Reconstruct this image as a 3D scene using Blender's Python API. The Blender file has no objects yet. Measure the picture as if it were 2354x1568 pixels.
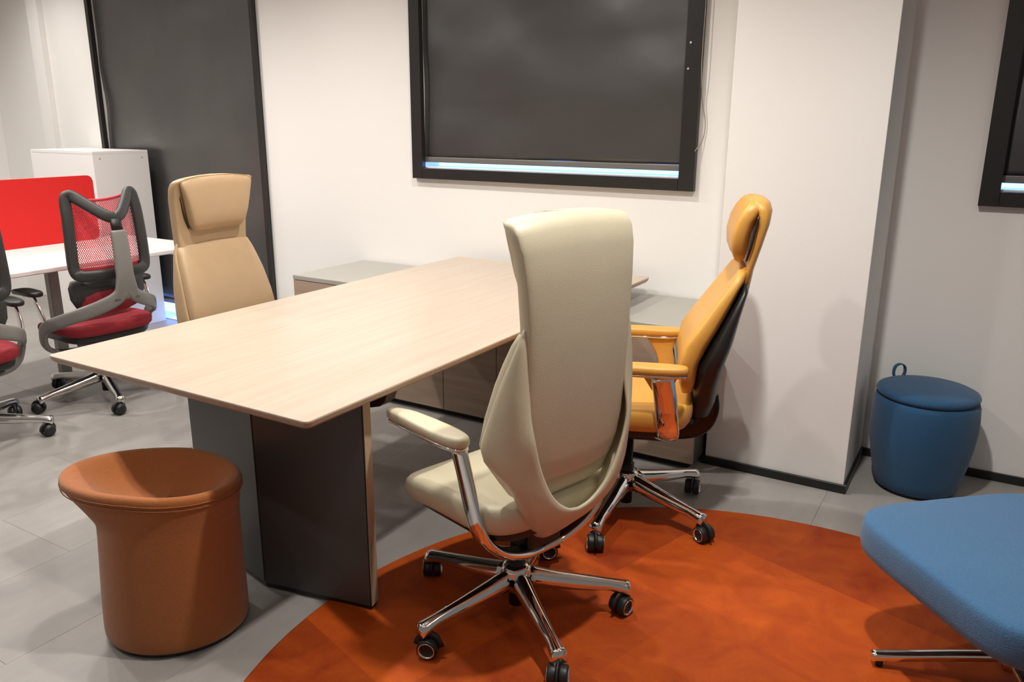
import bpy, bmesh, math, random
from mathutils import Vector, Matrix, noise
random.seed(7)
PI = math.pi
rad = math.radians
S = bpy.context.scene
COL = S.collection

# ------------------------------------------------------------------ camera, world, lights, exposure
IMW, IMH = 2354.0, 1568.0
F_PX = 1844.4
YAW, PITCH, ROLL = 0.53988, 0.26746, 0.00467
CAM_H = 1.5
def cam_axes():
    cy, sy, cp, sp = math.cos(YAW), math.sin(YAW), math.cos(PITCH), math.sin(PITCH)
    f = Vector((-sy*cp, cy*cp, -sp)); r = Vector((cy, sy, 0)); u = r.cross(f)
    cr, sr = math.cos(ROLL), math.sin(ROLL)
    return r*cr + u*sr, u*cr - r*sr, f
cr_, cu_, cf_ = cam_axes()
cd = bpy.data.cameras.new('camera'); cam = bpy.data.objects.new('camera', cd); COL.objects.link(cam)
cam.matrix_world = Matrix(((cr_.x, cu_.x, -cf_.x, 0), (cr_.y, cu_.y, -cf_.y, 0), (cr_.z, cu_.z, -cf_.z, CAM_H), (0, 0, 0, 1)))
cd.sensor_fit = 'HORIZONTAL'; cd.sensor_width = 36.0; cd.lens = F_PX/IMW*36.0; cd.clip_start = 0.05
S.camera = cam

w = bpy.data.worlds.new('world'); S.world = w; w.use_nodes = True
w.node_tree.nodes['Background'].inputs[0].default_value = (1.0, 0.95, 0.88, 1)
w.node_tree.nodes['Background'].inputs[1].default_value = 0.06
S.view_settings.view_transform = 'Standard'; S.view_settings.look = 'None'
S.view_settings.gamma = 1.0; S.view_settings.use_curve_mapping = False
S.view_settings.exposure = 1.36

CEIL = 2.8
LAMP_COL = (1.0, 0.96, 0.905)
# ceiling downlights: x, y, watts (their fixtures and lamps are built together further down)
DOWNLIGHTS = [
    (-0.50, 1.85, 62), (-1.9, 1.75, 24), (-3.35, 1.75, 34), (-4.8, 1.9, 38), (-6.25, 2.0, 38), (1.0, 1.75, 6),
    (-1.9, 2.75, 32), (-3.35, 2.75, 30), (-4.8, 2.9, 24), (-6.25, 3.1, 20),
    (-0.45, 0.3, 5), (-1.9, 0.3, 4), (-3.35, 0.3, 12), (-4.8, 0.3, 22), (-6.25, 0.3, 28)]

# ------------------------------------------------------------------ materials
MATS = {}
def nd(nt, t, **kw):
    n = nt.nodes.new(t)
    for k, v in kw.items():
        if k in n.inputs: n.inputs[k].default_value = v
        else: setattr(n, k, v)
    return n
def mat(name, col, rough=0.5, metal=0.0, noise_amt=0.0, noise_scale=20, bump=0.0, bump_scale=200, stretch=(1, 1, 1),
        sheen=0.0, spec=0.5, rnd=0.0, emit=None, coat=0.0, detail=4):
    if name in MATS: return MATS[name]
    m = bpy.data.materials.new(name); m.use_nodes = True; nt = m.node_tree
    b = nt.nodes['Principled BSDF']
    b.inputs['Base Color'].default_value = (*col, 1); b.inputs['Roughness'].default_value = rough
    b.inputs['Metallic'].default_value = metal; b.inputs['Specular IOR Level'].default_value = spec
    b.inputs['Sheen Weight'].default_value = sheen; b.inputs['Coat Weight'].default_value = coat; b.inputs['Coat Roughness'].default_value = .42
    tc = nd(nt, 'ShaderNodeTexCoord'); mp = nd(nt, 'ShaderNodeMapping'); mp.inputs['Scale'].default_value = stretch
    nt.links.new(tc.outputs['Object'], mp.inputs['Vector'])
    if noise_amt or rnd:
        n = nd(nt, 'ShaderNodeTexNoise', Scale=noise_scale, Detail=detail, Roughness=0.6)
        nt.links.new(mp.outputs['Vector'], n.inputs['Vector'])
        mr = nd(nt, 'ShaderNodeMapRange'); mr.inputs['From Min'].default_value = .25; mr.inputs['From Max'].default_value = .75
        mr.inputs['To Min'].default_value = 1-noise_amt; mr.inputs['To Max'].default_value = 1+noise_amt
        nt.links.new(n.outputs['Fac'], mr.inputs['Value'])
        out = mr.outputs['Result']
        if rnd:
            oi = nd(nt, 'ShaderNodeObjectInfo'); m2 = nd(nt, 'ShaderNodeMapRange')
            m2.inputs['To Min'].default_value = 1-rnd; m2.inputs['To Max'].default_value = 1+rnd
            nt.links.new(oi.outputs['Random'], m2.inputs['Value'])
            mm = nd(nt, 'ShaderNodeMath', operation='MULTIPLY'); nt.links.new(out, mm.inputs[0]); nt.links.new(m2.outputs['Result'], mm.inputs[1])
            out = mm.outputs[0]
        vm = nd(nt, 'ShaderNodeVectorMath', operation='SCALE'); vm.inputs[0].default_value = col
        nt.links.new(out, vm.inputs['Scale']); nt.links.new(vm.outputs['Vector'], b.inputs['Base Color'])
    if bump:
        n2 = nd(nt, 'ShaderNodeTexNoise', Scale=bump_scale, Detail=3)
        nt.links.new(mp.outputs['Vector'], n2.inputs['Vector'])
        bp = nd(nt, 'ShaderNodeBump', Strength=bump, Distance=0.01)
        nt.links.new(n2.outputs['Fac'], bp.inputs['Height']); nt.links.new(bp.outputs['Normal'], b.inputs['Normal'])
    if emit:
        b.inputs['Emission Color'].default_value = (*emit[0], 1); b.inputs['Emission Strength'].default_value = emit[1]
    MATS[name] = m
    return m
M_WALL = mat('white_paint', (.83, .815, .785), .6, bump=.03, bump_scale=120)
M_CEIL = mat('ceiling_paint', (.78, .77, .75), .8, bump=.03, bump_scale=80)
M_FLOOR = mat('concrete_vinyl', (.31, .29, .272), .42, noise_amt=.16, noise_scale=2.4, bump=.05, bump_scale=60, stretch=(2.2, .6, 1), rnd=.04, detail=6)
M_JOINT = mat('floor_joint', (.25, .235, .22), .8, bump=.02)
M_BLACK_SKIRT = mat('black_skirting', (.010, .010, .009), .35, bump=.02)
M_FRAME = mat('black_frame', (.018, .016, .015), .38, noise_amt=.08)
M_BLIND = mat('black_blind', (.026, .024, .023), .36, bump=1.0, bump_scale=2.4, noise_amt=.25, noise_scale=2.2, spec=1.0, coat=1.0)  # broad tone noise in the base colour imitates the film's blotchy sheen
M_HEM = mat('grey_hem', (.16, .15, .14), .4, bump=.02)
M_GLOW = mat('window_daylight', (.1, .25, .6), .3, emit=((.22, .42, 1.0), 1.5))
M_SILL = mat('white_sill', (.85, .85, .85), .5, bump=.02)
M_STEEL = mat('silver_stud', (.75, .75, .75), .3, metal=1, bump=.01)
M_CORD = mat('cord', (.30, .27, .22), .6, bump=.02)
M_CHROME = mat('polished_chrome', (.86, .85, .84), .055, metal=1, bump=.004, bump_scale=30)
M_ALU = mat('polished_aluminium', (.78, .77, .76), .13, metal=1, bump=.006, bump_scale=30)
M_BLACK = mat('black_plastic', (.014, .013, .012), .42, bump=.05, bump_scale=300)
M_BLACKG = mat('black_gloss_plastic', (.010, .010, .010), .2, bump=.01, spec=.35)
M_TYRE = mat('castor_rubber', (.012, .012, .012), .45, bump=.05, bump_scale=200)
M_CREAM = mat('cream_leather', (.60, .54, .385), .42, noise_amt=.03, noise_scale=9, bump=.10, bump_scale=420)
M_BEIGE = mat('beige_leather', (.50, .345, .20), .40, noise_amt=.04, noise_scale=9, bump=.10, bump_scale=420)
M_ORANGE = mat('amber_leather', (.66, .33, .062), .40, noise_amt=.05, noise_scale=9, bump=.10, bump_scale=420)
M_BROWN = mat('rust_wool', (.33, .098, .017), .9, noise_amt=.10, noise_scale=160, bump=.25, bump_scale=330, sheen=.25)
M_SOLE = mat('dark_sole', (.02, .017, .015), .7, bump=.05)
M_POUF = mat('petrol_blue_wool', (.012, .074, .17), .9, noise_amt=.12, noise_scale=220, bump=.25, bump_scale=330, sheen=.2)
M_OTTO = mat('sky_blue_wool', (.046, .138, .275), .9, noise_amt=.16, noise_scale=190, bump=.3, bump_scale=300, sheen=.2)
M_GREYLAM = mat('grey_laminate', (.36, .345, .31), .45, noise_amt=.03, noise_scale=6, bump=.02)
M_PANEL = mat('dark_grey_laminate', (.068, .065, .061), .42, noise_amt=.04, noise_scale=5, bump=.02)
M_EDGE = mat('pale_edge_band', (.42, .32, .22), .5, noise_amt=.05)
M_WHITE = mat('white_laminate', (.82, .80, .78), .4, bump=.02)
M_WTOP = mat('white_desk_top', (.74, .70, .665), .4, bump=.02)
M_REDSC = mat('red_felt', (.60, .010, .008), .85, noise_amt=.04, noise_scale=150, bump=.1, bump_scale=300)
M_REDF = mat('crimson_fabric', (.33, .018, .03), .8, noise_amt=.12, noise_scale=150, bump=.2, bump_scale=300)
M_REDM = mat('crimson_net', (.62, .05, .075), .6, noise_amt=.08, bump=.05)
M_GREYP = mat('grey_plastic', (.22, .21, .195), .42, bump=.04, bump_scale=200)
M_CHAR = mat('charcoal_plastic', (.035, .034, .033), .45, bump=.05, bump_scale=200)
M_TRAY = mat('brown_metal', (.06, .038, .028), .45, bump=.03)

def wood(name, c1, c2, axis, rough=.4):
    m = bpy.data.materials.new(name); m.use_nodes = True; nt = m.node_tree; b = nt.nodes['Principled BSDF']
    tc = nd(nt, 'ShaderNodeTexCoord'); mp = nd(nt, 'ShaderNodeMapping')
    sc = [22, 22, 22]; sc[axis] = 1.1
    mp.inputs['Scale'].default_value = sc
    nt.links.new(tc.outputs['Object'], mp.inputs['Vector'])
    n = nd(nt, 'ShaderNodeTexNoise', Scale=1.6, Detail=7, Roughness=.62, Distortion=.35)
    nt.links.new(mp.outputs['Vector'], n.inputs['Vector'])
    r = nd(nt, 'ShaderNodeValToRGB')
    r.color_ramp.elements[0].position = .32; r.color_ramp.elements[0].color = (*c1, 1)
    r.color_ramp.elements[1].position = .66; r.color_ramp.elements[1].color = (*c2, 1)
    nt.links.new(n.outputs['Fac'], r.inputs['Fac']); nt.links.new(r.outputs['Color'], b.inputs['Base Color'])
    bp = nd(nt, 'ShaderNodeBump', Strength=.04, Distance=.005); nt.links.new(n.outputs['Fac'], bp.inputs['Height'])
    nt.links.new(bp.outputs['Normal'], b.inputs['Normal'])
    b.inputs['Roughness'].default_value = rough
    return m
M_OAK = wood('pale_oak_top', (.47, .375, .29), (.535, .435, .345), 1, .34)
M_OAKF = wood('oak_cabinet_front', (.33, .235, .17), (.41, .30, .225), 0, .45)
M_OAKE = wood('oak_edge', (.34, .235, .165), (.42, .30, .22), 1, .45)

def rug_material():
    m = bpy.data.materials.new('orange_hide_rug'); m.use_nodes = True; nt = m.node_tree; b = nt.nodes['Principled BSDF']
    tc = nd(nt, 'ShaderNodeTexCoord'); mp = nd(nt, 'ShaderNodeMapping'); mp.inputs['Rotation'].default_value = (0, 0, rad(17))
    mp.inputs['Location'].default_value = (.13, .05, 0)
    nt.links.new(tc.outputs['Object'], mp.inputs['Vector'])
    br = nd(nt, 'ShaderNodeTexBrick'); br.inputs['Scale'].default_value = 1.0
    br.inputs['Brick Width'].default_value = .62; br.inputs['Row Height'].default_value = .46; br.inputs['Mortar Size'].default_value = 0.0
    br.inputs['Color1'].default_value = (.52, .075, .005, 1); br.inputs['Color2'].default_value = (.23, .020, .0015, 1)
    nt.links.new(mp.outputs['Vector'], br.inputs['Vector'])
    n = nd(nt, 'ShaderNodeTexNoise', Scale=5.5, Detail=7, Roughness=.66, Distortion=1.2); nt.links.new(mp.outputs['Vector'], n.inputs['Vector'])
    r = nd(nt, 'ShaderNodeValToRGB')
    r.color_ramp.elements[0].position = .3; r.color_ramp.elements[0].color = (.20, .018, .001, 1)
    r.color_ramp.elements[1].position = .72; r.color_ramp.elements[1].color = (.62, .135, .007, 1)
    nt.links.new(n.outputs['Fac'], r.inputs['Fac'])
    mx = nd(nt, 'ShaderNodeMix', data_type='RGBA'); mx.inputs[0].default_value = .36
    nt.links.new(br.outputs['Color'], mx.inputs[6]); nt.links.new(r.outputs['Color'], mx.inputs[7])
    nt.links.new(mx.outputs[2], b.inputs['Base Color'])
    n2 = nd(nt, 'ShaderNodeTexNoise', Scale=260, Detail=2); nt.links.new(tc.outputs['Object'], n2.inputs['Vector'])
    bp = nd(nt, 'ShaderNodeBump', Strength=.35, Distance=.004); nt.links.new(n2.outputs['Fac'], bp.inputs['Height']); nt.links.new(bp.outputs['Normal'], b.inputs['Normal'])
    b.inputs['Roughness'].default_value = .62; b.inputs['Specular IOR Level'].default_value = .25
    return m
M_RUG = rug_material()

# ------------------------------------------------------------------ mesh helpers
def me(name, bm, smooth=True):
    bmesh.ops.recalc_face_normals(bm, faces=bm.faces[:])
    m = bpy.data.meshes.new(name); bm.to_mesh(m); bm.free()
    if smooth:
        for p in m.polygons: p.use_smooth = True
    return m
def ob(name, mesh, material, parent=None, sub=0, solid=0, solid_off=-1, auto=None):
    if not isinstance(mesh, bpy.types.Mesh): mesh = me(name, mesh, smooth=auto is not False)
    o = bpy.data.objects.new(name, mesh); COL.objects.link(o)
    if not mesh.materials: mesh.materials.append(material)
    if parent: o.parent = parent
    if solid:
        md = o.modifiers.new('solid', 'SOLIDIFY'); md.thickness = solid; md.offset = solid_off
    if sub:
        md = o.modifiers.new('sub', 'SUBSURF'); md.levels = sub; md.render_levels = sub
    return o
def tag(o, label=None, cat=None, group=None, kind=None):
    if label: o['label'] = label
    if cat: o['category'] = cat
    if group: o['group'] = group
    if kind: o['kind'] = kind
    return o
def thing(name, label, cat, loc=(0, 0, 0), rz=0, group=None):
    o = bpy.data.objects.new(name, None); COL.objects.link(o); o.empty_display_size = .1
    o.location = loc; o.rotation_euler = (0, 0, rz)
    return tag(o, label, cat, group)
def box_bm(x0, x1, y0, y1, z0, z1, bevel=0, seg=2, bm=None):
    bm2 = bmesh.new()
    r = bmesh.ops.create_cube(bm2, size=1.0)
    for v in bm2.verts:
        v.co = Vector((x0 + (v.co.x+.5)*(x1-x0), y0 + (v.co.y+.5)*(y1-y0), z0 + (v.co.z+.5)*(z1-z0)))
    if bevel: bmesh.ops.bevel(bm2, geom=bm2.edges[:], offset=bevel, segments=seg, profile=.5, affect='EDGES')
    if bm is None: return bm2
    join(bm, bm2); return bm
def join(bm, bm2, mtx=None):
    if mtx: bm2.transform(mtx)
    t = bpy.data.meshes.new('t'); bm2.to_mesh(t); bm2.free(); bm.from_mesh(t); bpy.data.meshes.remove(t)
def box(name, x0, x1, y0, y1, z0, z1, m, parent=None, bevel=.003, seg=2):
    return ob(name, box_bm(x0, x1, y0, y1, z0, z1, bevel, seg), m, parent, auto=False)
def loft_bm(rings, cap0=True, cap1=True, closed=True):
    bm = bmesh.new(); vs = [[bm.verts.new(p) for p in r] for r in rings]; n = len(rings[0])
    for a, b in zip(vs, vs[1:]):
        for i in range(n if closed else n-1):
            j = (i+1) % n
            bm.faces.new((a[i], a[j], b[j], b[i]))
    if closed:
        if cap0: bm.faces.new(list(reversed(vs[0])))
        if cap1: bm.faces.new(vs[-1])
    return bm
def se_ring(z, w, yf, yr, n=3.0, wrap=0.0, N=32, xc=0):
    yc, d = (yf+yr)/2, abs(yf-yr)/2
    out = []
    for i in range(N):
        t = 2*PI*i/N; c, s = math.cos(t), math.sin(t)
        x = w*math.copysign(abs(c)**(2/n), c); y = yc + d*math.copysign(abs(s)**(2/n), s)
        y += wrap*(x/w)**2 if w else 0
        out.append((xc+x, y, z))
    return out
def crom(pts, k=6):
    P = [Vector(p) for p in pts]; P = [2*P[0]-P[1]] + P + [2*P[-1]-P[-2]]; out = []
    for i in range(1, len(P)-2):
        for j in range(k):
            t = j/k; a, b, c, d = P[i-1], P[i], P[i+1], P[i+2]
            out.append(.5*((2*b) + (c-a)*t + (2*a-5*b+4*c-d)*t*t + (3*b-a-3*c+d)*t**3))
    out.append(P[-2]); return out
def interp(keys, t):
    for (a, x), (b, y) in zip(keys, keys[1:]):
        if t <= b:
            u = (t-a)/(b-a) if b > a else 0
            return x + (y-x)*u
    return keys[-1][1]
def sweep_bm(path, wid, thk, up=Vector((0, 0, 1)), N=12, n=4.0, closed=False):
    """superellipse section swept along path; wid(t), thk(t) half sizes; wid lies along tangent x up"""
    P = [Vector(p) for p in path]; rings = []; L = len(P)
    W = wid if callable(wid) else (lambda t: wid); T = thk if callable(thk) else (lambda t: thk)
    for i, p in enumerate(P):
        if closed: tg = (P[(i+1) % L]-P[i-1])
        else: tg = P[min(i+1, L-1)]-P[max(i-1, 0)]
        tg.normalize(); u = up(i/(L-1)) if callable(up) else up
        s = tg.cross(u); s.normalize(); q = s.cross(tg); q.normalize()
        t = i/(L-1); r = []
        for j in range(N):
            a = 2*PI*j/N; c, sn = math.cos(a), math.sin(a)
            r.append(p + s*W(t)*math.copysign(abs(c)**(2/n), c) + q*T(t)*math.copysign(abs(sn)**(2/n), sn))
        rings.append(r)
    if closed:
        rings.append(rings[0]); bm = loft_bm(rings, False, False); bmesh.ops.remove_doubles(bm, verts=bm.verts[:], dist=1e-6); return bm
    return loft_bm(rings)
def lathe_bm(prof, N=40, cx=0, cy=0, cap=True):
    rings = [[(cx+r*math.cos(2*PI*i/N), cy+r*math.sin(2*PI*i/N), z) for i in range(N)] for r, z in prof]
    return loft_bm(rings, cap, cap)
def tube(name, path, r, m, parent=None, N=10):
    return ob(name, sweep_bm(path, r, r, N=N, n=2), m, parent)
def copy_tree(o, parent=None):
    c = o.copy(); COL.objects.link(c); c.parent = parent
    for ch in list(o.children): copy_tree(ch, c)
    return c

# ------------------------------------------------------------------ room shell
YW = 3.84                     # back wall plane
X0, X1, Y0 = -7.9, 2.4, -2.6
floor = tag(ob('floor', box_bm(X0, X1, Y0, YW, -.06, -.004), M_JOINT, auto=False), 'grey concrete-look plank floor of the showroom', 'floor', kind='structure')
PW, PL = .448, .914
plank_me = me('plank', box_bm(-PW/2+.0004, PW/2-.0004, -PL/2+.0004, PL/2-.0004, -.004, 0, .0003, 1), False); plank_me.materials.append(M_FLOOR)
i0 = int(math.floor((X0+2.689)/PW)); i1 = int(math.ceil((X1+2.689)/PW))
for i in range(i0, i1):
    xc = -2.689+(i+.5)*PW
    off = (i % 2)*PL/2
    for j in range(-4, 5):
        yc = 1.856+(j+.5)*PL+off-.0
        if yc-PL/2 > YW-.05 or yc+PL/2 < Y0 or xc > X1-.1 or xc < X0+.1: continue
        if yc+PL/2 > YW:      # last plank against the wall is cut
            p = ob('floor_plank', box_bm(-PW/2+.0004, PW/2-.0004, -PL/2+.0004, YW-yc-.001, -.004, 0, .0003, 1), M_FLOOR, floor, auto=False)
        else: p = ob('floor_plank', plank_me, M_FLOOR, floor)
        p.location = (xc, yc, 0)
WINS = [(-5.93, -4.225, .0, 2.62), (-2.905, -1.335, 1.236, 2.62), (-.012, 1.5, 1.236, 2.62)]
def wall_with_holes():
    bm = bmesh.new(); xs = X0
    for a, b, z0, z1 in WINS:
        box_bm(xs, a, YW, YW+.18, 0, CEIL, bm=bm)
        if z0 > 0: box_bm(a, b, YW, YW+.18, 0, z0, bm=bm)
        box_bm(a, b, YW, YW+.18, z1, CEIL, bm=bm); xs = b
    box_bm(xs, X1, YW, YW+.18, 0, CEIL, bm=bm)
    return bm
tag(ob('wall_back', wall_with_holes(), M_WALL, auto=False), 'long white back wall holding the black-framed windows', 'wall', kind='structure')
tag(box('wall_left', X0-.15, X0, Y0, YW+.18, 0, CEIL, M_WALL, bevel=0), 'white end wall beyond the red screen', 'wall', kind='structure')
tag(box('ceiling', X0, X1, Y0, YW, CEIL, CEIL+.1, M_CEIL, bevel=0), 'white ceiling with downlights', 'ceiling', kind='structure')
# square pillar and pilasters
PX0, PX1, PY = -.985, -.392, 3.36
tag(box('wall_pillar', PX0, PX1, PY, YW, .0, CEIL, M_WALL, bevel=.002), 'square white pillar standing out from the back wall', 'pillar', kind='structure')
tag(box('wall_pilaster', -6.69, -6.55, YW-.05, YW, 0, CEIL, M_WALL, bevel=.002), 'slim white pilaster on the wall beside the tall black blind', 'pilaster', kind='structure')
tag(box('wall_pilaster', -7.9, -7.38, YW-.28, YW, 0, CEIL, M_WALL, bevel=.002), 'white corner pier at the far end of the back wall', 'pilaster', kind='structure')
# skirting
SK = .038
def skirt(name, x0, x1, y0, y1, label):
    tag(box(name, x0, x1, y0, y1, 0.0005, SK, M_BLACK_SKIRT, bevel=.001, seg=1), label, 'skirting', kind='structure')
skirt('baseboard_pillar', PX0-.012, PX1+.012, PY-.012, PY-.0005, 'black skirting strip along the front of the pillar')
skirt('baseboard_pillar_side', PX1+.0005, PX1+.012, PY-.0005, YW-.0005, 'black skirting strip along the side of the pillar')
skirt('baseboard_right', PX1+.0125, X1, YW-.012, YW-.0005, 'black skirting strip behind the blue pouf')
skirt('baseboard_back', -4.20, PX0-.0005, YW-.012, YW-.0005, 'black skirting strip along the back wall')

# ------------------------------------------------------------------ windows with black roller blinds
def window(n, hole, fl, fr, fb, label, hem_z, floor_len=False, studs=False):
    a, b, z0, z1 = hole
    t = tag(bpy.data.objects.new('window_%d' % n, None), label, 'window', kind='structure'); COL.objects.link(t)
    t.location = (a, YW, z0)
    def part(name, x0, x1, y0, y1, za, zb, m, bev=.002):
        o = box(name, x0-a, x1-a, y0-YW, y1-YW, za-z0, zb-z0, m, t, bevel=bev); return o
    dep = .035
    part('frame_stile', a-fl, a+.012, YW-dep, YW-.0005, z0-fb, z1+.06, M_FRAME)
    part('frame_stile', b-.012, b+fr, YW-dep, YW-.0005, z0-fb, z1+.06, M_FRAME)
    if fb: part('frame_rail', a+.013, b-.013, YW-dep, YW-.0005, z0-fb, z0-.001, M_FRAME)
    part('frame_rail', a+.013, b-.013, YW-dep, YW-.0005, z1, z1+.06, M_FRAME)
    # lit pane set back in the opening, white sill in front of it
    part('pane', a+.001, b-.001, YW+.15, YW+.16, z0+.001, z1-.001, M_GLOW, 0)
    part('sill', a+.001, b-.001, YW+.001, YW+.149, z0+.0005, z0+.006, M_SILL, .001)
    # blind: softly waved black film with a hem bar
    NX, NZ = 40, 60; bm = bmesh.new(); g = []
    for i in range(NX+1):
        col = []
        for j in range(NZ+1):
            x = a-.0004+(b-a+.0008)*i/NX; z = hem_z+.03+(z1-hem_z-.03)*j/NZ
            y = YW+.022+.020*noise.noise(Vector((x*2.1, z*2.6, n*3.1)))+.003*noise.noise(Vector((x*6, z*5, n)))
            col.append(bm.verts.new((x-a, y-YW, z-z0)))
        g.append(col)
    for i in range(NX):
        for j in range(NZ): bm.faces.new((g[i][j], g[i+1][j], g[i+1][j+1], g[i][j+1]))
    ob('blind', bm, M_BLIND, t, solid=.0015)
    part('hem_bar', a+.0008, b-.0008, YW+.008, YW+.030, hem_z, hem_z+.03, M_HEM, .004)
    if studs:
        for (x, z) in ((b+.012, 1.855), (b+.006, 1.74)):
            bm = lathe_bm([(.0001, 0), (.007, 0), (.006, .004), (.0001, .006)], 12)
            bm.transform(Matrix.Translation((x-a, -dep, z-z0)) @ Matrix.Rotation(PI/2, 4, 'X'))
            ob('stud', bm, M_STEEL, t)
    return t
window(1, WINS[0], .025, .02, 0, 'tall dark doorway-sized window behind a black blind reaching almost to the floor', .13)
window(2, WINS[1], .06, .066, .06, 'wide black-framed window with lowered black blind above the low cabinet', 1.268, studs=True)
window(3, WINS[2], .06, .06, .06, 'black-framed window with lowered black blind above the blue pouf', 1.268)
cpath = crom([(-1.262, YW-.042, 2.35), (-1.262, YW-.042, 2.0), (-1.262, YW-.043, 1.75), (-1.255, YW-.02, 1.6), (-1.238, YW-.012, 1.5), (-1.245, YW-.012, 1.42), (-1.272, YW-.037, 1.365)], 8)
tag(ob('blind_cord', sweep_bm(cpath, .0022, .0022, up=Vector((0, 1, 0)), N=6, n=2), M_CORD), 'thin loose cord hanging down beside the right stile of the wide window', 'cord')

# ------------------------------------------------------------------ ceiling downlights (fixture + lamp)
def downlight(k, x, y, watts):
    lab = 'round recessed ceiling downlight above the furniture'
    t = thing('ceiling_light', lab, 'light', (x, y, CEIL), 0, 'ceiling downlights')
    ob('trim_ring', lathe_bm([(.05, -.001), (.075, -.001), (.075, -.008), (.05, -.010), (.048, -.004)], 28, cap=False), M_WHITE, t)
    ob('lens', lathe_bm([(.0001, -.003), (.046, -.003), (.044, -.006), (.0001, -.007)], 24), mat('lamp_lens', (.9, .9, .9), .3, emit=(LAMP_COL, 18)), t)
    ld = bpy.data.lights.new('downlight_lamp', 'SPOT'); ld.energy = watts*1.0; ld.color = LAMP_COL
    ld.spot_size = rad(150); ld.spot_blend = .85; ld.shadow_soft_size = .045
    lo = bpy.data.objects.new('lamp', ld); COL.objects.link(lo); lo.parent = t; lo.location = (0, 0, -.03)
for k, (x, y, wv) in enumerate(DOWNLIGHTS): downlight(k, x, y, wv)

# ------------------------------------------------------------------ rug
RUG_T = .006
bm = lathe_bm([(.0001, 0), (1.318, 0), (1.322, RUG_T*.5), (1.316, RUG_T), (.0001, RUG_T)], 160)
o = tag(ob('round_rug', bm, M_RUG, auto=False), 'large round burnt-orange patchwork rug under the swivel chairs', 'rug'); o.location = (-.355, 1.675, .0005)

# ------------------------------------------------------------------ low cabinet along the back wall
CX0, CX1, CY0, CY1, CZ = -3.39, -1.0, 3.222, 3.826, .65
t = thing('low_cabinet', 'long low cabinet with wood fronts and grey top under the wide window', 'cabinet', ((CX0+CX1)/2, (CY0+CY1)/2, 0))
ox, oy = (CX0+CX1)/2, (CY0+CY1)/2
def cb(name, x0, x1, y0, y1, z0, z1, m, par=t, bev=.002): return box(name, x0-ox, x1-ox, y0-oy, y1-oy, z0, z1, m, par, bevel=bev)
cb('plinth', CX0+.03, CX1-.03, CY0+.045, CY1, .001, .035, M_BLACK)
cb('carcass', CX0+.001, CX1-.001, CY0+.022, CY1, .036, CZ-.026, M_PANEL)
cb('top', CX0, CX1, CY0, CY1, CZ-.025, CZ, M_GREYLAM)
nd_ = 7; dw = .3265; xs = [-3.39+.0015]
seams = [-3.39, -3.0, -2.675, -2.349, -2.022, -1.696, -1.37, -1.0]
for a, b in zip(seams, seams[1:]):
    cb('door', a+.0018, b-.0018, CY0+.002, CY0+.021, .037, CZ-.028, M_OAKF, bev=.0012)

# ------------------------------------------------------------------ big desk
TX0, TX1, TY0, TY1, TZ = -2.618, -1.447, 1.388, 3.76, .75
t = thing('executive_desk', 'long pale oak desk on a dark folded panel leg, running over the low cabinet', 'desk', ((TX0+TX1)/2, (TY0+TY1)/2, 0))
ox, oy = (TX0+TX1)/2, (TY0+TY1)/2
def desk_top():
    # plan with small rounded corners, edge chamfered inwards below
    def plan(inset, z, r=.018):
        out = []
        for (cx, cy, a0) in ((TX1-r, TY1-r, 0), (TX0+r, TY1-r, 90), (TX0+r, TY0+r, 180), (TX1-r, TY0+r, 270)):
            for k in range(6):
                a = rad(a0+18*k); out.append((cx+(r-inset)*math.cos(a)-ox, cy+(r-inset)*math.sin(a)-oy, z))
        return out
    return plan
pl = desk_top()
def plan2(inset, z):
    r = .018+0*inset; out = []
    for (cx, cy, a0) in ((TX1-r-inset, TY1-r-inset, 0), (TX0+r+inset, TY1-r-inset, 90), (TX0+r+inset, TY0+r+inset, 180), (TX1-r-inset, TY0+r+inset, 270)):
        for k in range(6):
            a = rad(a0+18*k); out.append((cx+r*math.cos(a)-ox, cy+r*math.sin(a)-oy, z))
    return out
ob('top', loft_bm([plan2(.0, TZ-.006), plan2(.0, TZ-.0015), plan2(.0015, TZ)]), M_OAK, t, auto=False)
ob('edge', loft_bm([plan2(.012, TZ-.026), plan2(.004, TZ-.018), plan2(.0005, TZ-.0062)]), M_OAKE, t, auto=False)
ob('underside', loft_bm([plan2(.06, TZ-.034), plan2(.06, TZ-.0265)]), M_PANEL, t, auto=False)
# chevron leg
RB, RE, LE = Vector((-1.909, 1.600)), Vector((-1.517, 1.678)), Vector((-2.335, 1.690))
def slab(a, b, z0, z1, th):
    bm = bmesh.new(); d = (b-a).normalized(); n = Vector((-d.y, d.x))
    if n.y < 0: n = -n
    q = [a, b, b+n*th, a+n*th]
    lo = [bm.verts.new((p.x-ox, p.y-oy, z0)) for p in q]; hi = [bm.verts.new((p.x-ox, p.y-oy, z1)) for p in q]
    bm.faces.new(lo[::-1]); bm.faces.new(hi)
    for i in range(4): bm.faces.new((lo[i], lo[(i+1) % 4], hi[(i+1) % 4], hi[i]))
    bmesh.ops.bevel(bm, geom=[e for e in bm.edges if abs(e.verts[0].co.z-e.verts[1].co.z) > .1], offset=.004, segments=2, affect='EDGES')
    return bm
ob('leg_panel', slab(RB, RE, .022, TZ-.0345, .04), M_PANEL, t, auto=False)
ob('leg_panel', slab(LE, RB, .022, TZ-.0345, .04), M_PANEL, t, auto=False)
ob('leg_plinth', slab(RB+Vector((0, .004)), RE+Vector((-.004, .004)), .007, .0219, .034), M_BLACK, t, auto=False)
ob('leg_plinth', slab(LE+Vector((.004, .004)), RB+Vector((0, .004)), .007, .0219, .034), M_BLACK, t, auto=False)
d = (RE-RB).normalized()
ob('edge_band', slab(RE+d*.0005, RE+d*.003, .022, TZ-.0345, .04), M_EDGE, t, auto=False)
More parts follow.
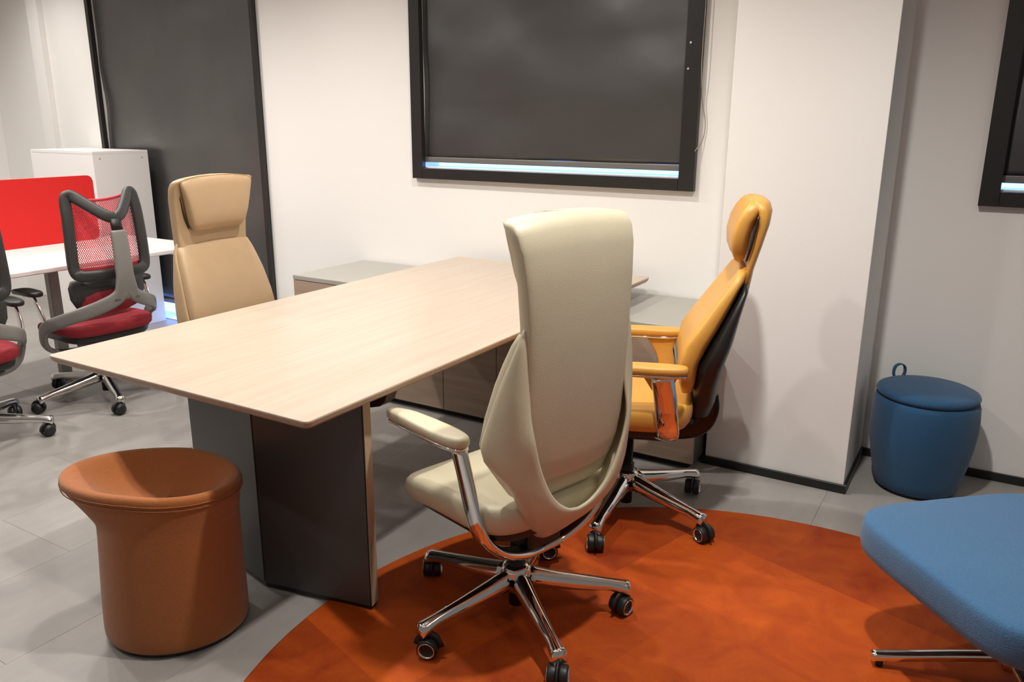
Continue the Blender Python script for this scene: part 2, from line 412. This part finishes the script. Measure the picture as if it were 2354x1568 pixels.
# cable tray with a rounded end hanging under the top, and supports standing on the cabinet
prof_ = [(.505, TZ-.0346), (.508, TZ-.06), (.498, TZ-.085), (.476, TZ-.105), (.44, TZ-.115), (-.42, TZ-.115), (-.42, TZ-.0346)]
ob('cross_beam', loft_bm([[(x, 1.80-oy, z) for x, z in prof_], [(x, 1.85-oy, z) for x, z in prof_]]), M_TRAY, t, auto=False)
for sx in (-.4, .4):
    box('cabinet_support', sx-.03, sx+.03, TY1-oy-.42, TY1-oy-.08, CZ+.0005, TZ-.0345, M_PANEL, t)

# ------------------------------------------------------------------ swivel base shared by the chairs
def star_base(par, R, ang0, chrome, style, hub_z=.165, col_top=.30, wheel_r=.031):
    """ang0 in degrees, local"""
    ob('gas_column', lathe_bm([(.0001, .035), (.024, .035), (.027, .20), (.021, .201), (.021, col_top), (.0001, col_top)], 20), M_BLACK, par)
    ob('base_hub', lathe_bm([(.028, .085), (.040, .09), (.047, .115), (.046, hub_z-.012), (.040, hub_z), (.028, hub_z+.001)], 28), chrome, par)
    RT = R-.0
    bmL = bmesh.new(); rings = []
    for t_ in [0, .08, .2, .35, .5, .65, .8, .9, .955, 1.0]:
        r = .036+(RT+.012-.036)*t_
        zt = hub_z-.008-(.062)*t_**.85; h = interp([(0, .058), (.5, .044), (.85, .032), (1, .040)], t_); wd = interp([(0, .030), (.5, .0235), (.82, .0185), (.92, .0235), (1, .025)], t_)
        rr = []
        for (sx, sz) in ((0, 0), (.55, -.06), (.95, -.45), (1.0, -.78), (.75, -1), (0, -1.02), (-.75, -1), (-1.0, -.78), (-.95, -.45), (-.55, -.06)):
            rr.append((r, wd*sx, zt+h*sz))
        rings.append(rr)
    lm = me('leg', loft_bm(rings)); lm.materials.append(chrome)
    cm = None
    for k in range(5):
        a = rad(ang0+72*k)
        o = ob('leg', lm, chrome, par); o.rotation_euler = (0, 0, a)
    # castor: stem + hood, two wheels, rims (local: stem axis at origin, rolls along +x)
    wr = wheel_r
    hood = bmesh.new()
    join(hood, lathe_bm([(.0001, wr*1.7), (.008, wr*1.7), (.008, .092), (.0001, .092)], 10))
    hood2 = sweep_bm([( -.018+wr*1.02*math.cos(x), 0, wr+wr*1.04*math.sin(x)) for x in [PI*(i/9)*1.0 for i in range(10)]], (.0145 if style == 'ring' else .012), .004, up=Vector((0, 1, 0)), N=8)
    join(hood, hood2)
    hm = me('castor', hood); hm.materials.append(M_BLACK)
    if style == 'ring': prof = [(.0001, -.0145), (wr*.78, -.0145), (wr*.97, -.012), (wr, -.008), (wr, .006), (wr*.97, .010), (wr*.78, .013), (wr*.72, .0132), (wr*.70, .010), (.0001, .009)]
    else: prof = [(.0001, -.011), (wr*.9, -.011), (wr, -.006), (wr*.98, .002), (wr*.85, .010), (wr*.55, .015), (.0001, .017)]
    wm = me('wheel', lathe_bm(prof, 22)); wm.materials.append(M_TYRE)
    rim = me('rim', lathe_bm([(wr*.66, .0100), (wr*.72, .0140), (wr*.79, .0145), (wr*.80, .0125), (wr*.66, .0100)], 28, cap=False)); rim.materials.append(M_CHROME)
    return hm, wm, rim, wr
def castors(par, parts, R, ang0, swivels, style):
    hm, wm, rim, wr = parts
    for k in range(5):
        a = rad(ang0+72*k)
        c = ob('castor', hm, M_BLACK, par); c.location = (R*math.cos(a), R*math.sin(a), 0); c.rotation_euler = (0, 0, rad(swivels[k % len(swivels)]))
        for s in (-1, 1):
            wv = ob('wheel', wm, M_TYRE, c); wv.location = (-.018, s*.0165, wr); wv.rotation_euler = (-s*PI/2, 0, 0)
            if style == 'ring':
                rv = ob('rim', rim, M_CHROME, c); rv.location = (-.018, s*.0165, wr); rv.rotation_euler = (-s*PI/2, 0, 0)

# ------------------------------------------------------------------ executive chairs (two of one design)
def seat_bm(w=.255, yf=.305, yr=-.205, ztop=.475, thick=.085, drop=.05, n=4.2, dish=.012):
    rows = [(0, .86), (.12, .94), (.35, .99), (.62, 1.0), (.84, .985), (.95, .945), (1.0, .86), (1.004, .6), (1.0, .25), (1.0, .02)]
    rings = []
    for u, sc in rows:
        r = se_ring(0, w*sc, (yf+yr)/2+(yf-yr)/2*sc, (yf+yr)/2-(yf-yr)/2*sc, n, 0, 40)
        out = []
        for x, y, _ in r:
            v = (y-yr)/(yf-yr)
            z = ztop-thick+thick*u - drop*max(0, v-.55)**2/.2 + (.012*(1-v) if u > .5 else 0)
            if u >= 1: z -= dish*(1-(abs(x)/w)**2)*(1-abs(2*v-1)**2)
            out.append((x, y, z))
        rings.append(out)
    return loft_bm(rings)
def arm_pad_bm(x, y0, y1, z, w=.037, th=.016, point=True):
    rings = []
    N = 24
    def plan(sc, zz):
        out = []
        for i in range(N):
            a = 2*PI*i/N; c, s = math.cos(a), math.sin(a); n = 3.2
            px = w*sc*math.copysign(abs(c)**(2/n), c); py = (y1-y0)/2*(1-(1-sc)*.25)*math.copysign(abs(s)**(2/n), s)
            v = (py/((y1-y0)/2)+1)/2
            px *= 1-.38*v**2.2 if point else 1
            out.append((x+px, (y0+y1)/2+py, zz-.012*max(0, v-.6)**2/.16))
        return out
    for sc, zz in ((.8, -th), (.94, -th*.75), (1, -.1*th), (.98, th*.45), (.88, th*.85), (.6, th), (.05, th*1.05)): rings.append(plan(sc, z+zz))
    return loft_bm(rings)

def exec_chair(name, label, loc, heading, leather, leg_ang, swiv, group=None):
    rz = heading-90
    t = thing(name, label, 'chair', loc, rad(rz), group)
    base = star_base(t, .343, leg_ang-rz, M_CHROME, 'ring', hub_z=.172, col_top=.30)
    castors(t, base, .343, leg_ang-rz, [s-rz for s in swiv], 'ring')
    box('tilt_mechanism', -.07, .07, -.13, .12, .285, .36, M_BLACK, t, bevel=.02, seg=3)
    ob('seat_shell', seat_bm(.225, .26, -.18, .405, .04, .02), M_BLACK, t)
    ob('seat', seat_bm(.258, .31, -.20, .478, .085, .05), leather, t)
    # chrome yoke: each arm sweeps up from the middle under the seat
    for s in (-1, 1):
        p = crom([(0, -.095, .272), (s*.075, -.105, .284), (s*.15, -.115, .315), (s*.205, -.118, .355), (s*.240, -.112, .405), (s*.252, -.098, .47), (s*.259, -.078, .56), (s*.264, -.055, .645)], 6)
        bmy = sweep_bm(p, lambda u: interp([(0, .032), (.4, .033), (.7, .031), (1, .031)], u), lambda u: interp([(0, .015), (.5, .016), (1, .014)], u),
                       up=lambda u, s=s: Vector((s*min(1, u*1.35), 0, -(1-min(1, u*1.2)) + .02)).normalized(), N=20, n=2.3)
        ob('arm_support', bmy, M_CHROME, t)
        ob('arm_plate', arm_pad_bm(s*.268, -.088, .270, .6505, .036, .006), M_CHROME, t)
        ob('arm_pad', arm_pad_bm(s*.268, -.092, .274, .671, .0385, .0155), leather, t)
    # rear panel: narrow column that rises into the headrest and rolls forward at the top
    rows = [(.560, .10, -.195, -.230), (.563, .132, -.189, -.237), (.578, .158, -.186, -.243), (.63, .180, -.190, -.249), (.70, .187, -.198, -.256), (.80, .187, -.206, -.263), (.90, .188, -.212, -.268),
            (1.0, .192, -.218, -.269), (1.1, .199, -.216, -.266), (1.18, .207, -.206, -.259), (1.225, .212, -.192, -.247), (1.246, .213, -.180, -.232), (1.256, .209, -.172, -.218), (1.260, .195, -.175, -.208), (1.261, .12, -.178, -.205)]
    rings = []
    for z, w_, yf, yr in rows:
        r = se_ring(z, w_, yf, yr, 7, .012, 48)
        rings.append([(x, y, zz+(.016*(1-(x/.21)**2) if z > 1.19 else (.010*(1-(x/.21)**2) if z > 1.1 else 0))) for x, y, zz in r])
    ob('back_panel', loft_bm(rings), leather, t)
    # headrest cushion hanging over the front
    rows = [(1.040, .09, -.195, -.212), (1.047, .132, -.176, -.216), (1.075, .150, -.160, -.217), (1.12, .162, -.151, -.215), (1.17, .174, -.149, -.208), (1.215, .188, -.153, -.198), (1.243, .198, -.162, -.19), (1.255, .19, -.170, -.19), (1.258, .10, -.175, -.188)]
    rings = []
    for z, w_, yf, yr in rows:
        rings.append([(x, y, zz+.015*(1-(x/.21)**2)*(1 if z > 1.19 else .3)) for x, y, zz in se_ring(z, w_, yf, yr, 4.5, .008, 40)])
    hc = ob('headrest_cushion', loft_bm(rings), leather, t)
    for s in (-1, 1):
        tube('zip', crom([(s*.140, -.207, 1.058), (s*.158, -.206, 1.10), (s*.176, -.202, 1.17), (s*.192, -.192, 1.225), (s*.203, -.182, 1.246)], 4), .0035, M_BLACK, hc, 8)
    # front back-cushion: narrow at the top, flaring to the wings
    rows = [(.50, .12, -.15, -.20), (.513, .17, -.13, -.205), (.553, .195, -.113, -.21), (.618, .234, -.094, -.208), (.668, .246, -.089, -.205), (.745, .240, -.106, -.214), (.84, .228, -.136, -.228),
            (.90, .217, -.161, -.232), (.95, .206, -.184, -.238), (.980, .196, -.202, -.240), (.993, .17, -.214, -.238), (.996, .10, -.22, -.236)]
    rings = [se_ring(z, w_, yf, yr, 4.5, 0, 40) for z, w_, yf, yr in rows]
    ob('back_cushion', loft_bm(rings), leather, t)
    # U-shaped outer shell wrapping from the wings down to a tongue under the seat
    O = [(-.194, -.230, 1.003), (-.217, -.222, .950), (-.238, -.180, .840), (-.252, -.152, .745), (-.260, -.131, .668), (-.248, -.146, .618), (-.203, -.180, .553), (-.150, -.178, .447), (-.085, -.145, .362), (0, -.098, .286)]
    I = [(-.175, -.232, .985), (-.175, -.236, .93), (-.178, -.248, .82), (-.184, -.262, .755), (-.183, -.274, .70), (-.165, -.275, .632), (-.128, -.273, .556), (-.086, -.270, .503), (-.040, -.268, .470), (0, -.267, .460)]
    Mi = [(-.190, -.236, .995), (-.205, -.244, .943), (-.226, -.244, .832), (-.235, -.236, .752), (-.240, -.226, .684), (-.232, -.232, .622), (-.205, -.248, .545), (-.158, -.248, .468), (-.083, -.228, .410), (0, -.212, .385)]
    O, I, Mi = [crom(q, 3) for q in (O, I, Mi)]
    mir = lambda L: list(L) + [Vector((-p.x, p.y, p.z)) for p in reversed(L[:-1])]
    bm = loft_bm(list(zip(*[mir(O), [(a+b*1.0)/2+Vector((0, -.006, 0)) for a, b in zip(mir(O), mir(Mi))], mir(Mi), [(a+b)/2+Vector((0, -.004, 0)) for a, b in zip(mir(Mi), mir(I))], mir(I)])), closed=False)
    bmesh.ops.recalc_face_normals(bm, faces=bm.faces[:])
    f = bm.faces[0] if not hasattr(bm.faces, 'ensure_lookup_table') else (bm.faces.ensure_lookup_table(), bm.faces[len(bm.faces)//2])[1]
    if f.normal.y > 0:
        for ff in bm.faces: ff.normal_flip()
    m_ = bpy.data.meshes.new('back_shell'); bm.to_mesh(m_); bm.free()
    for p in m_.polygons: p.use_smooth = True
    ob('back_shell', m_, leather, t, sub=1, solid=.016, solid_off=-1)
    # crease cushion showing through the opening
    ob('lumbar_roll', loft_bm([se_ring(z, w_, yf, yr, 3, .01, 28) for z, w_, yf, yr in ((.41, .10, -.12, -.16), (.425, .15, -.10, -.185), (.45, .175, -.09, -.195), (.475, .16, -.10, -.18), (.487, .10, -.12, -.16))]), leather, t)
    pth = [(.20, .05, .405), (.26, .05, .40), (.30, .05, .405)]
    tube('tilt_lever', pth, .006, M_BLACK, t)
    return t
exec_chair('office_chair', 'cream leather high-back swivel chair with chrome arms, standing on the orange rug', (-1.125, 1.911, RUG_T+.0005), 163, M_CREAM, 32.7, [75, -140, -60, 200, 110])
exec_chair('office_chair', 'beige tan leather high-back swivel chair with headrest, in front of the tall black blind', (-2.715, 2.36, 0), 5, M_BEIGE, 20, [20, 100, 200, 290, 50])

# ------------------------------------------------------------------ amber chair with black rear shell
def amber_chair():
    heading = 200; rz = heading-90
    t = thing('office_chair', 'amber orange leather swivel chair with black rear shell, beside the white pillar', 'chair', (-1.11, 2.74, RUG_T+.0005), rad(rz))
    base = star_base(t, .343, -13.5-rz, M_CHROME, 'ring', hub_z=.172, col_top=.33)
    castors(t, base, .343, -13.5-rz, [s-rz for s in (150, 100, 200, 250, 120)], 'ring')
    box('tilt_mechanism', -.08, .08, -.16, .10, .325, .385, M_BLACK, t, bevel=.02, seg=3)
    ob('seat_shell', seat_bm(.225, .24, -.20, .43, .04, .02), M_BLACK, t)
    ob('seat', seat_bm(.255, .27, -.235, .512, .095, .05), M_ORANGE, t)
    def rows(R, n, wrap): return loft_bm([se_ring(z, w_, yf, yr, n, wrap, 40) for z, w_, yf, yr in R])
    ob('back_cushion', rows([(.545, .12, -.205, -.232), (.56, .175, -.192, -.237), (.60, .210, -.178, -.243), (.67, .222, -.170, -.250), (.74, .222, -.182, -.281), (.805, .216, -.226, -.314), (.90, .20, -.292, -.356), (.965, .182, -.338, -.384), (.995, .158, -.356, -.393), (1.005, .10, -.366, -.392)], 3.8, .014), M_ORANGE, t)
    ob('back_shell', rows([(.425, .05, -.245, -.275), (.44, .085, -.235, -.300), (.50, .125, -.232, -.316), (.58, .18, -.232, -.322), (.66, .222, -.238, -.336), (.75, .228, -.280, -.360), (.85, .214, -.330, -.379), (.93, .19, -.369, -.398), (.955, .15, -.38, -.398)], 3.2, .010), M_BLACK, t)
    ob('back_bracket', sweep_bm(crom([(0, -.285, .50), (0, -.290, .44), (0, -.265, .385), (0, -.20, .362), (0, -.10, .36)], 6), .045, .022, up=Vector((1, 0, 0)), N=16, n=3), M_BLACKG, t)
    tube('tilt_knob', [(-.11, -.20, .44), (-.16, -.215, .445)], .022, M_BLACKG, t, 16)
    ob('headrest_plate', rows([(.915, .10, -.372, -.397), (.93, .125, -.374, -.404), (1.0, .135, -.383, -.413), (1.08, .148, -.400, -.433), (1.16, .160, -.410, -.452), (1.205, .162, -.400, -.457), (1.23, .152, -.385, -.449), (1.243, .12, -.390, -.432), (1.246, .06, -.395, -.42)], 3.4, .012), M_ORANGE, t)
    ob('headrest_cushion', rows([(1.022, .07, -.362, -.374), (1.035, .125, -.343, -.380), (1.07, .152, -.326, -.386), (1.12, .162, -.322, -.392), (1.17, .163, -.332, -.409), (1.205, .160, -.348, -.430), (1.228, .150, -.366, -.435), (1.240, .12, -.380, -.43), (1.243, .06, -.39, -.42)], 3.2, .014), M_ORANGE, t)
    for s in (-1, 1): tube('zip', crom([(s*.128, -.376, 1.035), (s*.150, -.384, 1.08), (s*.160, -.393, 1.13), (s*.164, -.402, 1.19)], 4), .004, M_BLACK, t, 8)
    for s in (-1, 1):
        p = crom([(0, -.09, .375), (s*.09, -.105, .378), (s*.18, -.13, .39), (s*.235, -.145, .42), (s*.258, -.140, .48), (s*.264, -.130, .56), (s*.268, -.115, .645)], 6)
        upf = lambda u, s=s: Vector((s*min(1, u*1.5), 0, -(1-min(1, u*1.3)) + .02)).normalized()
        ob('arm_support', sweep_bm(p, lambda u: interp([(0, .03), (.5, .040), (1, .040)], u), .015, up=upf, N=20, n=2.2), M_CHROME, t)
        q = crom([(s*.243, -.140, .46), (s*.250, -.132, .54), (s*.255, -.118, .60), (s*.258, -.11, .650)], 5)
        ob('arm_lining', sweep_bm(q, lambda u: interp([(0, .030), (.6, .034), (1, .062)], u), .008, up=Vector((s, 0, .02)), N=16, n=3.2), M_ORANGE, t)
        ob('arm_plate', arm_pad_bm(s*.268, -.200, .150, .6525, .036, .006), M_CHROME, t)
        ob('arm_pad', arm_pad_bm(s*.268, -.204, .154, .672, .0385, .015), M_ORANGE, t)
amber_chair()

# ------------------------------------------------------------------ red mesh task chairs
def mesh_chair(label, loc, heading, leg_ang):
    rz = heading-90
    t = thing('task_chair', label, 'chair', loc, rad(rz))
    base = star_base(t, .355, leg_ang-rz, M_ALU, 'ball', hub_z=.165, col_top=.30, wheel_r=.030)
    castors(t, base, .355, leg_ang-rz, [10, 80, 150, 220, 300], 'ball')
    box('tilt_mechanism', -.08, .08, -.10, .12, .27, .35, M_BLACK, t, bevel=.02, seg=3)
    ob('seat_pan', seat_bm(.225, .24, -.19, .405, .05, .02), M_BLACK, t)
    ob('seat', seat_bm(.245, .265, -.215, .455, .06, .04), M_REDF, t)
    # back frame: uprights, bottom rail, and a top rail that dips back in a V to the spine
    fr = crom([(0, -.250, .725), (.10, -.240, .725), (.168, -.217, .730), (.190, -.205, .765), (.190, -.202, .88), (.184, -.196, 1.02), (.178, -.184, 1.10), (.168, -.182, 1.128), (.145, -.195, 1.128), (.10, -.238, 1.085), (.045, -.285, 1.035), (0, -.302, 1.012)], 5)
    fr = fr + [Vector((-p.x, p.y, p.z)) for p in reversed(fr[1:-1])]
    ob('back_frame', sweep_bm(fr, .029, .015, up=Vector((0, 1, .1)), N=10, n=3.2, closed=True), M_CHAR, t)
    # red fabric binding and net in front of the frame
    def P(u, v):      # u -1..1, v 0..1
        top = 1.128-.030*(1-u*u)
        z = .725+(top-.725)*v; x = u*(.190+.006*math.sin(v*3)-.012*v)
        y = -.178+.028*v*v-.020*(1-u*u)*(1-.5*v)
        return Vector((x, y, z))
    edge = [P(-1+2*i/14, 0) for i in range(15)] + [P(1, i/14) for i in range(1, 15)] + [P(1-2*i/14, 1) for i in range(1, 15)] + [P(-1, 1-i/14) for i in range(1, 14)]
    ob('net_binding', sweep_bm(edge, .007, .004, up=Vector((0, 1, 0)), N=8, n=2.5, closed=True), M_REDM, t)
    bm = bmesh.new()
    def strip(pts, w_):
        prev = None
        for i, p in enumerate(pts):
            d = (pts[min(i+1, len(pts)-1)]-pts[max(i-1, 0)]).normalized(); s = d.cross(Vector((0, 1, 0))).normalized()*w_
            y = Vector((0, w_*.6, 0)); r = [bm.verts.new(q) for q in (p+s, p-y, p-s, p+y)]
            if prev:
                for k in range(4): bm.faces.new((prev[k], prev[(k+1) % 4], r[(k+1) % 4], r[k]))
            prev = r
    NL = 30
    for sgn in (-1, 1):
        for k in range(-NL, NL+1):
            pts = []
            for j in range(25):
                v = j/24; u = sgn*(2*(v-.5)*.62) + k/NL*1.64
                if -1 <= u <= 1: pts.append(P(u, v))
            if len(pts) > 1: strip(pts, .0019)
    o = ob('back_net', bm, M_REDM, t); o['kind'] = 'stuff'
    # solid red band along the foot of the net
    g = [[P(-1+2*i/16, j/3*.10)+Vector((0, -.004, 0)) for i in range(17)] for j in range(4)]
    ob('net_foot_band', loft_bm(g, closed=False), M_REDF, t, solid=.004)
    # lumbar pad: dark frame with red pad
    ob('lumbar_frame', loft_bm([se_ring(z, w_, yf, yr, 4, .05, 32) for z, w_, yf, yr in ((.535, .13, -.19, -.205), (.55, .175, -.18, -.212), (.60, .20, -.175, -.215), (.66, .205, -.178, -.212), (.695, .19, -.182, -.208), (.705, .12, -.19, -.204))]), M_CHAR, t)
    ob('lumbar_pad', loft_bm([se_ring(z, w_, yf, yr, 4, .05, 32) for z, w_, yf, yr in ((.515, .10, -.195, -.216), (.53, .145, -.185, -.224), (.57, .168, -.182, -.228), (.61, .172, -.184, -.226), (.632, .15, -.19, -.222), (.638, .09, -.195, -.215))]), M_REDF, t)
    # grey spine and the two arms it splits into
    sp = crom([(0, -.318, .955), (0, -.326, .88), (0, -.332, .78), (0, -.332, .68), (0, -.325, .60)], 6)
    ob('spine', sweep_bm(sp, lambda u: interp([(0, .041), (.3, .044), (.65, .047), (1, .072)], u), .014, up=Vector((0, 1, 0)), N=16, n=3.4), M_GREYP, t)
    ob('spine_neck', sweep_bm([(0, -.314, .95), (0, -.303, 1.012)], .028, .013, up=Vector((0, 1, 0)), N=14, n=3), M_BLACK, t)
    for s in (-1, 1):
        p = crom([(s*.008, -.330, .675), (s*.045, -.325, .615), (s*.115, -.295, .575), (s*.200, -.225, .535), (s*.262, -.12, .492), (s*.287, -.03, .455), (s*.289, .01, .405), (s*.275, .03, .345), (s*.23, .035, .305), (s*.12, .03, .288), (s*.02, .02, .285)], 6)
        upf = lambda u, s=s: (Vector((0, 1, 0)).lerp(Vector((-s, 0, 0)), min(1, u*1.6)) if u < .62 else Vector((-s, 0, 0)).lerp(Vector((0, 0, 1)), (u-.62)/.38)).normalized()
        ob('frame_arm', sweep_bm(p, lambda u: interp([(0, .034), (.15, .036), (.5, .033), (1, .026)], u), .013, up=upf, N=14, n=3.4), M_GREYP, t)
        b = crom([(s*.286, -.035, .47), (s*.296, -.02, .52), (s*.300, .01, .575), (s*.298, .05, .605), (s*.296, .13, .612)], 5)
        ob('arm_bracket', sweep_bm(b, .022, .008, up=Vector((s, 0, .01)), N=14, n=3.2), M_ALU, t)
        ob('arm_pad', arm_pad_bm(s*.298, -.03, .22, .632, .042, .013, False), M_BLACK, t)
    return t
mesh_chair('red mesh task chair with grey forked back spine, nearer the white cabinet', (-4.15, 2.50, 0), 176, -22)
mesh_chair('red mesh task chair at the white desk, farther from the white cabinet', (-4.08, 1.74, 0), 172, 48)

# ------------------------------------------------------------------ white desk with red screen, white cabinet
DX0, DX1, DY0, DY1, DZ = -5.06, -4.2, 1.10, 3.30, .75
t = thing('white_desk', 'white office desk with slim metal legs behind the red mesh chairs', 'desk', ((DX0+DX1)/2, (DY0+DY1)/2, 0))
ox, oy = (DX0+DX1)/2, (DY0+DY1)/2
bm = box_bm(DX0-ox, DX1-ox, DY0-oy, DY1-oy, DZ-.026, DZ, .005, 2); ob('top', bm, M_WTOP, t, auto=False)
box('beam', -.05, .05, DY0-oy+.1, DY1-oy-.1, DZ-.075, DZ-.027, M_CHAR, t)
for y in (DY0+.14, DY1-.14):
    box('top_bracket', DX0-ox+.06, DX1-ox-.02, y-oy-.025, y-oy+.025, DZ-.055, DZ-.0265, M_ALU, t, bevel=.006)
    box('foot', DX0-ox+.08, DX1-ox-.06, y-oy-.03, y-oy+.03, .001, .03, M_CHAR, t, bevel=.006)
for (x, y) in ((DX1-.10, DY1-.14), (DX0+.14, DY1-.14), (DX1-.10, DY0+.14), (DX0+.14, DY0+.14)):
    box('leg', x-ox-.025, x-ox+.025, y-oy-.022, y-oy+.022, .0305, DZ-.0555, M_CHAR, t, bevel=.004)
box('leg', -.03, .02, 2.55-oy-.03, 2.55-oy+.03, .001, DZ-.076, M_GREYLAM, t, bevel=.006)
# red screen: rounded top corner
def rounded_slab(x, th, y0, y1, z0, z1, r):
    pts = []
    for cy, cz, a0 in ((y1-r, z1-r, 0), (y0+r, z1-r, 90), (y0+r, z0+r, 180), (y1-r, z0+r, 270)):
        for k in range(7):
            a = rad(a0+15*k); pts.append((cy+r*math.cos(a), cz+r*math.sin(a)))
    return loft_bm([[(x, y, z) for y, z in pts], [(x+th, y, z) for y, z in pts]])
bm = rounded_slab(-.0125, .025, -1.20, .70, 0, .405, .035)
bmesh.ops.bevel(bm, geom=[e for e in bm.edges if abs(e.verts[0].co.x-e.verts[1].co.x) < 1e-4], offset=.003, segments=1, affect='EDGES')
o = tag(ob('desk_screen', bm, M_REDSC, auto=False), 'bright red felt privacy screen standing on the white desk', 'screen'); o.location = (-5.0, 2.395, DZ+.0006)

WX0, WX1, WY0, WY1, WZ = -6.16, -5.40, 3.372, 3.80, 1.285
t = thing('white_cabinet', 'tall plain white cabinet between the red screen and the black blind', 'cabinet', ((WX0+WX1)/2, (WY0+WY1)/2, 0))
ox, oy = (WX0+WX1)/2, (WY0+WY1)/2
box('side_panel', WX1-.019-ox, WX1-ox, WY0+.0-oy, WY1-oy, .001, WZ-.0195, M_WHITE, t, bevel=.001)
box('side_panel', WX0-ox, WX0+.019-ox, WY0+.0-oy, WY1-oy, .001, WZ-.0195, M_WHITE, t, bevel=.001)
box('top', WX0-ox, WX1-ox, WY0-oy, WY1-oy, WZ-.019, WZ, M_WHITE, t, bevel=.001)
box('front_panel', WX0-ox+.0195, WX1-ox-.0195, WY0-oy+.001, WY0-oy+.019, .001, WZ-.0195, M_WHITE, t, bevel=.001)
box('back_panel', WX0-ox+.0195, WX1-ox-.0195, WY1-oy-.012, WY1-oy, .001, WZ-.0195, M_WHITE, t, bevel=.001)
for y in (WY0+.05, WY1-.05):
    bm = lathe_bm([(.0001, 0), (.006, 0), (.005, .0015), (.0001, .002)], 10); bm.transform(Matrix.Translation((WX1-ox, y-oy, WZ-.05)) @ Matrix.Rotation(PI/2, 4, 'Y'))
    ob('screw_cap', bm, M_GREYLAM, t)

# ------------------------------------------------------------------ rust stool with flared lip
t = thing('saddle_stool', 'rust brown fabric stool with flared saddle lip beside the desk leg', 'stool', (-2.0, 1.33, 0), rad(205))
def stool_ring(z, al, ao, b, N=56, tilt=0):
    out = []
    for i in range(N):
        a = 2*PI*i/N; c, s = math.cos(a), math.sin(a); A = al if c > 0 else ao
        k = max(0, c)
        out.append((A*c, b*s, z-((.006+.020*max(0, -c)) if z > .40 else 0)))
    return out
prof = [(.012, .192, .205, .182), (.016, .202, .214, .190), (.03, .206, .217, .193), (.10, .203, .217, .191), (.2, .197, .217, .186), (.3, .190, .217, .181), (.365, .186, .218, .177), (.385, .189, .219, .177), (.405, .204, .220, .177), (.43, .232, .222, .178),
        (.455, .259, .226, .181), (.475, .280, .230, .184), (.490, .293, .233, .186), (.502, .296, .232, .185), (.511, .289, .225, .179), (.513, .276, .213, .168), (.508, .258, .200, .155), (.492, .232, .182, .138), (.466, .195, .155, .115), (.440, .145, .118, .085), (.424, .09, .075, .055), (.418, .04, .035, .025), (.417, .003, .003, .003)]
ob('body', loft_bm([stool_ring(*p) for p in prof]), M_BROWN, t, sub=1)
ob('sole', loft_bm([stool_ring(0.0005, .185, .20, .176), stool_ring(.0118, .192, .207, .184)]), M_SOLE, t)
# raised seam lines round the lip
for dz, gr in ((0, 1.0), (-.012, .992)):
    p = [Vector(q) for q in stool_ring(.4905+dz, .2935*gr, .2335, .1862)]
    ob('seam', sweep_bm(p, .0016, .0016, N=6, n=2, closed=True), M_BROWN, t)

# ------------------------------------------------------------------ blue pouf
t = thing('round_pouf', 'dark blue barrel pouf with loose lid and pull loop, in the corner beside the pillar', 'pouf', (-.142, 3.595, 0), rad(20))
ob('body', lathe_bm([(.0001, .012), (.150, .012), (.160, .018), (.170, .06), (.186, .13), (.199, .21), (.205, .28), (.204, .34), (.200, .385), (.194, .402), (.182, .408), (.0001, .408)], 56), M_POUF, t)
ob('sole', lathe_bm([(.0001, .0005), (.146, .0005), (.150, .0118), (.0001, .0118)], 40), M_SOLE, t)
ob('lid', lathe_bm([(.0001, .4085), (.182, .4085), (.192, .414), (.196, .424), (.192, .434), (.175, .442), (.12, .449), (.06, .452), (.0001, .453)], 56), M_POUF, t)
lp = crom([(-.012, 0, .428), (-.026, 0, .46), (-.022, 0, .49), (0, 0, .502), (.022, 0, .49), (.026, 0, .46), (.012, 0, .428)], 6)
o = ob('pull_loop', sweep_bm(lp, .010, .0025, up=lambda u: Vector((0, 1, 0)).cross(Vector((math.cos(PI*u), 0, math.sin(PI*u)+.001))).normalized() if False else Vector((math.cos(PI*(1-u))*.99, 0, math.sin(PI*(1-u))+.02)).normalized(), N=8, n=4), M_POUF, t)
o.location = (-.075, .160, -.008); o.rotation_euler = (0, 0, rad(20))

# ------------------------------------------------------------------ blue ottoman with chrome cross base
t = thing('ottoman', 'light blue fabric ottoman on polished chrome cross base, corner over the rug', 'ottoman', (.205, 2.345, RUG_T+.0005), rad(-2.5))
rings = []
for z, s in ((.288, .93), (.291, .965), (.299, .988), (.32, 1.0), (.365, 1.0), (.383, .994), (.391, .982), (.396, .962), (.400, .90), (.405, .6), (.407, .3), (.4075, .02)):
    r = []
    for i in range(64):
        a = 2*PI*i/64; c, sn = math.cos(a), math.sin(a); n = 5.5; hw = .335*s
        x = hw*math.copysign(abs(c)**(2/n), c); y = hw*math.copysign(abs(sn)**(2/n), sn)
        r.append(((x-y)*.70711, (x+y)*.70711, z))
    rings.append(r)
ob('cushion', loft_bm(rings), M_OTTO, t)
ob('under_plate', lathe_bm([(.0001, .27), (.12, .27), (.13, .278), (.13, .2875), (.0001, .2875)], 32), M_BLACK, t)
ob('column', lathe_bm([(.0001, .05), (.024, .05), (.024, .2695), (.0001, .2695)], 24), M_CHROME, t)
ob('hub', lathe_bm([(.0001, .045), (.034, .045), (.036, .065), (.030, .095), (.0001, .096)], 24), M_CHROME, t)
for k in range(4):
    a = rad(203+90*k); c, s = math.cos(a), math.sin(a)
    ob('leg', sweep_bm(crom([(.02*c, .02*s, .074), (.15*c, .15*s, .058), (.30*c, .30*s, .036), (.358*c, .358*s, .030)], 4), .0165, .0135, N=14, n=3), M_CHROME, t)
    ob('glide', lathe_bm([(.0001, .0), (.010, .0), (.010, .018), (.0001, .018)], 14, .335*c, .335*s), M_BLACK, t)
